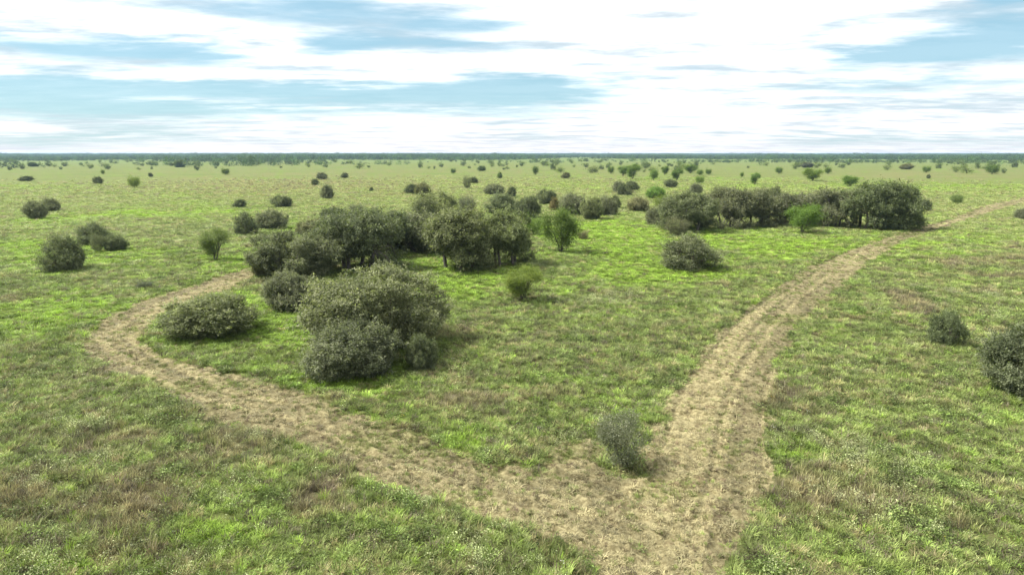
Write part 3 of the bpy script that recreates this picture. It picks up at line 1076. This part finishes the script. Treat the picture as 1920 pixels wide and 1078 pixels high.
DARK = (.82, .86, .80)
GREY = (1.12, 1.08, 1.16)
WARM = (1.10, 1.02, .88)
PALE = (1.22, 1.22, 1.05)
OS, OT, MQ, BR = PROTO['os'], PROTO['ot'], PROTO['mq'], PROTO['br']
YG = (1.15, 1.1, .9)
PLANTS = [
    # foreground
    ('os', 658, 716, 180, 602, 'dense olive oak shrub standing in front of the biggest rounded shrub', OS[0], (1, 1, 1)),
    ('os', 702, 672, 285, 500, 'biggest rounded oak shrub, wide olive dome between the two arms of the track', OS[1], (1.12, 1.1, 1.0)),
    ('os', 790, 697, 64, 634, 'small dark oak shrub at the right foot of the biggest rounded shrub', OS[2], DARK),
    ('os', 398, 641, 178, 560, 'low wide pale olive shrub inside the left bend of the track', OS[2], PALE),
    ('os', 540, 586, 100, 510, 'grey green shrub behind the left side of the biggest rounded shrub', OS[0], GREY),
    ('os', 1922, 748, 180, 612, 'large dark shrub cut by the right edge of the picture', OS[0], DARK),
    ('os', 1770, 650, 66, 582, 'small dark upright shrub alone in the grass left of the right edge shrub', OS[3], (.8, .88, .75)),
    ('br', 1168, 878, 98, 768, 'thin grey twiggy shrub in the mown corner where the tracks meet', BR[0], (1.2, 1.2, 1.15)),
    ('mq', 980, 563, 78, 503, 'small vase shaped bright green mesquite in the open middle of the meadow', MQ[0], YG),
    ('mq', 1052, 473, 70, 393, 'taller green mesquite right of the left oak grove', MQ[1], (.8, .85, .8)),
    ('mq', 404, 487, 56, 430, 'slender mesquite with visible trunk left of the left oak grove', MQ[0], (1, .95, 1.2)),
    ('os', 1288, 508, 108, 442, 'lone rounded oak shrub in front of the right oak grove', OS[3], (.95, .95, .9)),
    # left grove
    ('os', 560, 524, 172, 428, 'broad oak at the front left of the left grove', OS[1], (1, 1, .95)),
    ('os', 492, 520, 44, 488, 'low leafy shrub at the far left foot of the left grove beside the track', OS[2], WARM),
    ('ot', 672, 505, 168, 398, 'wide dark oak in the middle of the left grove', OT[4], DARK),
    ('ot', 715, 478, 150, 392, 'oak at the back of the left grove, behind its middle tree', OT[0], (.95, 1, .9)),
    ('os', 790, 478, 120, 396, 'shaded oak between the middle and the right end of the left grove', OS[4], GREY),
    ('ot', 860, 505, 150, 394, 'broad oak right of the grassy gap in the left grove', OT[1], (1.0, 1.0, .85)),
    ('ot', 948, 498, 118, 400, 'oak at the right end of the left grove with trunks showing', OT[3], (1.0, 1.05, .85)),
    ('os', 812, 418, 92, 360, 'tall pale oak clump rising behind the left grove', OS[3], PALE),
    ('br', 874, 402, 36, 369, 'slim grey shrub rising behind the right half of the left grove', BR[1], GREY),
    ('os', 625, 414, 52, 387, 'small dark spreading shrub behind the left half of the left grove', OS[4], DARK),
    ('br', 668, 402, 36, 383, 'faint grey thin shrub peeping over the back of the left grove', BR[1], PALE),
    ('os', 590, 442, 72, 414, 'olive shrub at the back left shoulder of the left grove', OS[2], WARM),
    # left meadow
    ('os', 460, 441, 46, 398, 'dark round shrub, left one of the pair left of the left grove', OS[3], DARK),
    ('os', 509, 431, 66, 392, 'wider dark shrub, right one of the pair left of the left grove', OS[4], GREY),
    ('os', 449, 391, 24, 374, 'small shrub standing left of and behind the dark pair', OS[5], DARK),
    ('os', 530, 390, 38, 366, 'rounded dark green shrub behind the dark pair', OS[3], DARK),
    ('os', 612, 374, 24, 346, 'upright grey shrub in the khaki field behind the left grove', OS[5], GREY),
    ('os', 592, 348, 14, 335, 'tiny round dark shrub just behind the upright grey shrub', OS[5], DARK),
    ('os', 605, 337, 20, 323, 'small greyish shrub far behind the left grove', OS[5], GREY),
    ('os', 646, 334, 15, 324, 'tiny flat shrub right of the small greyish shrub far behind the left grove', OS[5], DARK),
    ('os', 67, 412, 44, 376, 'front shrub of the pair near the left edge of the picture', OS[4], GREY),
    ('os', 94, 398, 38, 371, 'rear shrub of the pair near the left edge of the picture', OS[3], GREY),
    ('os', 121, 511, 78, 440, 'dark round shrub with short stems nearest to the left edge', OS[3], (.92, .95, .88)),
    ('os', 176, 460, 62, 418, 'spiky dark shrub, largest of the three behind the round one at left', OS[3], DARK),
    ('br', 184, 472, 26, 438, 'grey thin shrub between two dark ones at left', BR[1], PALE),
    ('os', 216, 471, 46, 440, 'low dark shrub, rightmost of the three at left', OS[4], DARK),
    ('os', 48, 340, 24, 330, 'low flat shrub far off near the left edge', OS[5], DARK),
    ('os', 185, 345, 18, 331, 'small dark shrub far off in the left field', OS[5], DARK),
    ('mq', 252, 353, 21, 333, 'yellow green mesquite far off in the left field', MQ[2], YG),
    ('mq', 193, 327, 8, 319, 'tiny thin tree just behind the small dark shrub in the left field', MQ[2], (1, 1, 1)),
    ('os', 283, 332, 8, 324, 'tiny dark shrub right of the far yellow green mesquite', OS[5], DARK),
    ('br', 271, 541, 32, 527, 'low dark weedy bush beside the left arm of the track', BR[1], DARK),
    # behind the middle
    ('os', 770, 364, 24, 345, 'dark left half of the round pair behind the left grove', OS[5], DARK),
    ('os', 794, 366, 34, 342, 'browner right half of the round pair behind the left grove', OS[3], WARM),
    ('br', 876, 354, 17, 331, 'grey tan little tree with a pale stem in the far middle', BR[1], PALE),
    ('os', 888, 344, 18, 332, 'small dark shrub touching the grey tan little tree', OS[5], DARK),
    ('os', 927, 366, 40, 344, 'dark wide shrub in the far middle, right of the grey tan tree', OS[4], GREY),
    ('os', 958, 371, 19, 350, 'narrow dark shrub right of the dark wide shrub in the far middle', OS[5], DARK),
    ('os', 940, 401, 62, 363, 'broad olive shrub behind the right end of the left grove', OS[3], (1, 1.05, 1)),
    ('os', 991, 411, 52, 372, 'round dark shrub right of the broad olive one behind the left grove', OS[2], DARK),
    ('mq', 1000, 441, 36, 409, 'bright green young mesquite touching the right end of the left grove', MQ[2], (.95, 1.05, .9)),
    ('os', 1026, 384, 38, 355, 'dark shrub behind the tall mesquite, left end of the middle thicket', OS[3], DARK),
    ('os', 1039, 396, 19, 371, 'small brownish shrub in the middle thicket', OS[5], (1.3, 1.0, .85)),
    ('os', 1073, 404, 58, 362, 'wide grey shrub in the centre of the middle thicket', OS[4], GREY),
    ('os', 1110, 413, 46, 374, 'front pale grey shrub of the middle thicket', OS[2], PALE),
    ('os', 1138, 405, 44, 368, 'dark shrub at the right end of the middle thicket', OS[3], GREY),
    ('os', 1155, 392, 18, 366, 'narrow shrub at the very right of the middle thicket', OS[5], DARK),
    ('os', 1197, 398, 44, 368, 'pale brown grey rounded shrub between the middle thicket and the right grove', OS[4], (1.3, 1.15, 1.1)),
    ('os', 1160, 361, 26, 340, 'left shrub of the dark trio behind the middle thicket', OS[5], GREY),
    ('os', 1171, 368, 30, 343, 'front shrub of the dark trio behind the middle thicket', OS[3], DARK),
    ('os', 1186, 358, 24, 339, 'right shrub of the dark trio behind the middle thicket', OS[5], DARK),
    ('os', 1230, 374, 38, 349, 'half bright green shrub behind the left end of the right grove', OS[4], (1.0, 1.45, .6)),
    ('mq', 1240, 393, 30, 369, 'yellow green bush at the back left corner of the right grove', MQ[2], YG),
    ('os', 1257, 352, 28, 336, 'low dark wide shrub below the row of far mesquites', OS[4], DARK),
    ('os', 1305, 363, 26, 344, 'grey shrub just behind the top of the right grove', OS[5], GREY),
    ('mq', 1312, 345, 16, 331, 'small bright mesquite over the grey shrub behind the right grove', MQ[2], (1, 1.1, .9)),
    ('mq', 1145, 326, 12, 313, 'leftmost little mesquite of the far row', MQ[2], (.8, .9, .8)),
    ('mq', 1168, 329, 24, 312, 'wide mesquite second from left in the far row', MQ[1], (.8, .9, .8)),
    ('mq', 1186, 336, 28, 309, 'largest mesquite of the far row', MQ[0], (.85, .95, .8)),
    ('mq', 1226, 338, 18, 319, 'narrow mesquite right of the largest in the far row', MQ[2], (.9, 1, .9)),
    ('mq', 1246, 328, 16, 312, 'mesquite in the middle of the far row set back', MQ[1], (.75, .85, .75)),
    ('mq', 1269, 338, 24, 318, 'dark mesquite in the right half of the far row', MQ[0], (.7, .8, .7)),
    ('mq', 1294, 325, 28, 309, 'leaning mesquite at the right end of the far row', MQ[1], (.8, .9, .7)),
    ('mq', 1312, 329, 13, 319, 'small mesquite in front of the leaning one of the far row', MQ[2], (.85, .95, .8)),
    ('mq', 1328, 328, 11, 318, 'tiny mesquite just right of the far row', MQ[2], (.7, .8, .7)),
    ('mq', 1391, 332, 8, 324, 'tiny green bush between the far row and the mesquite behind the right grove', MQ[2], (.8, .9, .8)),
    ('mq', 1415, 346, 20, 325, 'upright mesquite behind the middle of the right grove', MQ[0], (.8, .95, .8)),
    ('mq', 1460, 326, 13, 315, 'small mesquite far behind the right grove', MQ[2], (.75, .85, .75)),
    ('mq', 1524, 339, 38, 316, 'wide leaning bright mesquite behind the right grove', MQ[1], (1, 1.05, .85)),
    ('mq', 1552, 326, 14, 315, 'small mesquite right behind the wide leaning bright one', MQ[2], (.8, .85, .8)),
    ('mq', 1595, 349, 32, 330, 'flat crowned mesquite left above the largest oaks of the right grove', MQ[1], (.8, .95, .75)),
    ('os', 1514, 315, 24, 304, 'dark flat thicket shrub far behind the wide leaning mesquite', OS[4], (.7, .7, .8)),
    ('mq', 1004, 328, 12, 313, 'lone small tree in the far middle field', MQ[2], (.7, .75, .75)),
    ('os', 1060, 335, 17, 323, 'lone low brownish shrub in the far middle field', OS[5], WARM),
    ('os', 937, 335, 10, 323, 'tiny upright dark bush in the far field above the broad olive shrub', OS[5], (.9, 1.1, .7)),
    ('mq', 850, 326, 10, 317, 'tiny tree in the far field above the left grove', MQ[2], (.6, .65, .65)),
    ('os', 902, 321, 16, 311, 'small flat shrub near the far tree line in the middle', OS[5], (.8, .95, .7)),
    ('mq', 423, 328, 14, 317, 'lone small tree in the far left field', MQ[2], (.6, .65, .5)),
    ('os', 337, 314, 22, 300, 'dark round tree in front of the far tree line at left', OS[3], (.6, .75, .55)),
    ('os', 63, 313, 18, 304, 'dark shrub in front of the far tree line near the left edge', OS[5], (.6, .75, .55)),
    ('os', 1700, 318, 26, 307, 'brownish flat thicket in front of the far tree line at right', OS[4], WARM),
    ('mq', 1737, 324, 14, 313, 'small green tree right of the brownish flat thicket', MQ[2], (.8, .9, .7)),
    ('mq', 1860, 327, 22, 311, 'leaning green tree in the mauve far field at right', MQ[2], (.7, .8, .65)),
    ('os', 1741, 335, 7, 327, 'tiny dark bush in the mauve far field', OS[5], DARK),
    ('br', 1794, 382, 24, 365, 'thin yellow green bush in the green strip right of the right grove', BR[1], (1.0, 1.3, .6)),
    ('os', 1733, 397, 23, 374, 'small dark bush just right of the right grove', OS[5], DARK),
    ('os', 1922, 413, 42, 389, 'dark shrub at the right edge below the far end of the track', OS[4], GREY),
    ('br', 1093, 449, 24, 434, 'small brown weedy tuft in the green strip right of the tall mesquite', BR[1], (1.1, .85, .8)),
    ('os', 696, 359, 8, 351, 'tiny dark bush alone in the khaki field above the left grove', OS[5], DARK),
    # right grove
    ('ot', 1290, 434, 118, 362, 'broad oak at the left end of the right grove', OT[2], (.92, .95, .85)),
    ('os', 1229, 423, 40, 388, 'low round shrub at the left foot of the right grove', OS[3], GREY),
    ('br', 1270, 444, 46, 409, 'small pale olive tree in front of the left end of the right grove', BR[1], WARM),
    ('ot', 1368, 427, 100, 355, 'grey brown oak second from the left in the right grove', OT[4], (1.05, 1.0, 1.0)),
    ('ot', 1420, 424, 92, 358, 'oak in the left middle of the right grove', OT[3], (1.0, .97, .95)),
    ('ot', 1476, 421, 92, 363, 'oak behind the bright green tree, its left side', OT[0], (.95, .90, .95)),
    ('os', 1450, 402, 32, 350, 'small crown rising over the back of the right grove', OS[3], (.95, .95, .9)),
    ('ot', 1512, 419, 80, 366, 'oak behind the bright green tree, its right side', OT[1], (.92, .88, .95)),
    ('ot', 1560, 426, 92, 357, 'grey oak with thin trunks right of the bright green tree', OT[1], (1.0, .97, .98)),
    ('ot', 1630, 430, 118, 346, 'tall dark oak second from the right in the right grove', OT[2], (.85, .92, .78)),
    ('ot', 1678, 430, 100, 344, 'tall dark oak at the right end of the right grove', OT[1], (.85, .92, .78)),
    ('os', 1352, 382, 34, 350, 'crown peeping over the back left of the right grove', OS[5], (.95, .95, .9)),
    ('mq', 1503, 438, 66, 386, 'rounded vivid green tree in front of the right grove', MQ[1], (.95, 1.1, .9)),
    ('os', 1708, 424, 42, 400, 'low shrub at the right foot of the right grove beside the track', OS[2], (.9, .95, .8)),
]
for p in PLANTS:
    at_px(p[0], p[1], p[2], p[3], p[4], p[5], p[6], p[7])

# far scattered trees and shrubs: too small to tell apart
random.seed(23)


def far_scatter():
    taken = [(p[1], p[2]) for p in PLANTS]
    n = 0
    while n < 500:
        px = random.uniform(-20, 1940)
        right = px > 1040
        py = 298.0 + (random.random() ** (1.9 if right else 2.8)) * (28 if right else 22)
        if 1 and any(abs(px - a) < 14 and abs(py - b) < 8 for a, b in taken):
            continue
        if math.sin(px * .021 + 1.2) + math.sin(px * .0073) + random.uniform(-1.6, 1.6) < -.3:
            continue
        x, y = ground_pt(px, py)
        kind = 'mq' if random.random() < (.62 if right else .5) else 'os'
        H = random.uniform(1.5, 4.6)
        W = H * random.uniform(.9, 1.7)
        g = random.uniform(.55, .85)
        tint = (g, g, g) if kind == 'mq' else (g * .9, g * 1.1, g * .8)
        what = 'tiny green tree' if kind == 'mq' else 'tiny dark shrub'
        where = 'left third' if px < 640 else ('middle third' if px < 1280 else 'right third')
        place_plant(kind, x, y, W, H, what + ' among many below the horizon in the ' + where + ' of the picture',
                    what + 's of the far savanna, ' + where, random.choice(FAR[kind]), tint)
        n += 1


far_scatter()


def far_wood():
    """the wooded horizon, one mass of trees"""
    protos = []
    for i, (kind, W, H, seed) in enumerate((('os', 7.0, 5.0, 151), ('os', 8.0, 6.0, 152), ('mq', 6.0, 5.0, 153))):
        p = plant_proto(kind, W, H, 1.0, 360, seed)
        me = p['crown']
        me.materials.clear()
        me.materials.append(M_BLADE)
        me.name = 'abc'[i] + '_far_tree'
        protos.append(me)
    coll = proto_collection('far_tree_protos', protos)
    X, Y = [], []
    for r0, r1, dens in ((700, 1100, .0030), (1100, 1600, .0065), (1600, 2400, .009), (2400, 4000, .004), (4000, 7000, .0012), (7000, 15000, .0003)):
        x, y = polar_points(r0, r1, dens, 40)
        X.append(x)
        Y.append(y)
    x, y = np.concatenate(X), np.concatenate(Y)
    r = np.hypot(x, y)
    d = fbm(x, y, 260., 4, 81, .6)
    keep = rng.random(len(x)) < sstep(d + .22 * sstep(r, 1100, 2400), .46, .60)
    x, y, r = x[keep], y[keep], r[keep]
    n = len(x)
    v = rng.uniform(.7, 1.35, n)
    c = np.array([.050, .080, .032]) * v[:, None]
    grn = rng.random(n) < .4
    c = np.where(grn[:, None], np.array([.075, .135, .032]) * v[:, None], c)
    s = rng.uniform(.55, 1.15, n) * (1 + .35 * sstep(r, 1500, 3500))
    tall = rng.random(n) < .03
    s = np.where(tall & (r > 1400), s * 1.3, s)
    s = s * (.65 + .6 * sstep(fbm(x, y, 420., 3, 85, .6), .35, .7))
    wide = s * (1 + 1.2 * sstep(r, 2400, 7000))
    rot = np.stack([np.zeros(n), np.zeros(n), rng.random(n) * 6.283], 1)
    scatter('far_wood', np.stack([x, y, np.zeros(n)], 1), rot, np.stack([wide, wide, s], 1), rng.integers(0, 3, n), c, coll,
            'dense low woods along the flat horizon', 'woods')


far_wood()


# ------------------------------------------------------------------ the hazy air
def build_haze():
    s, zb, zt = 21000., -1.6, 17.
    V = [(a * s, b * s, z) for z in (zb, zt) for a, b in ((-1, -1), (1, -1), (1, 1), (-1, 1))]
    F = [(0, 3, 2, 1), (4, 5, 6, 7), (0, 1, 5, 4), (1, 2, 6, 5), (2, 3, 7, 6), (3, 0, 4, 7)]
    m, k = new_mat('thin_haze')
    pv = k.n('ShaderNodeVolumePrincipled')
    pv.inputs['Color'].default_value = (.50, .74, 1.0, 1)
    pv.inputs['Density'].default_value = .00008
    pv.inputs['Anisotropy'].default_value = .2
    o = k.n('ShaderNodeOutputMaterial')
    k.l(pv.outputs[0], o.inputs['Volume'])
    me = mesh_from('haze', np.array(V), np.array(F), m)
    h = link('haze', me)
    h['kind'] = 'stuff'
    h['label'] = 'thin pale haze over the far plain'
    h['category'] = 'haze'


build_haze()
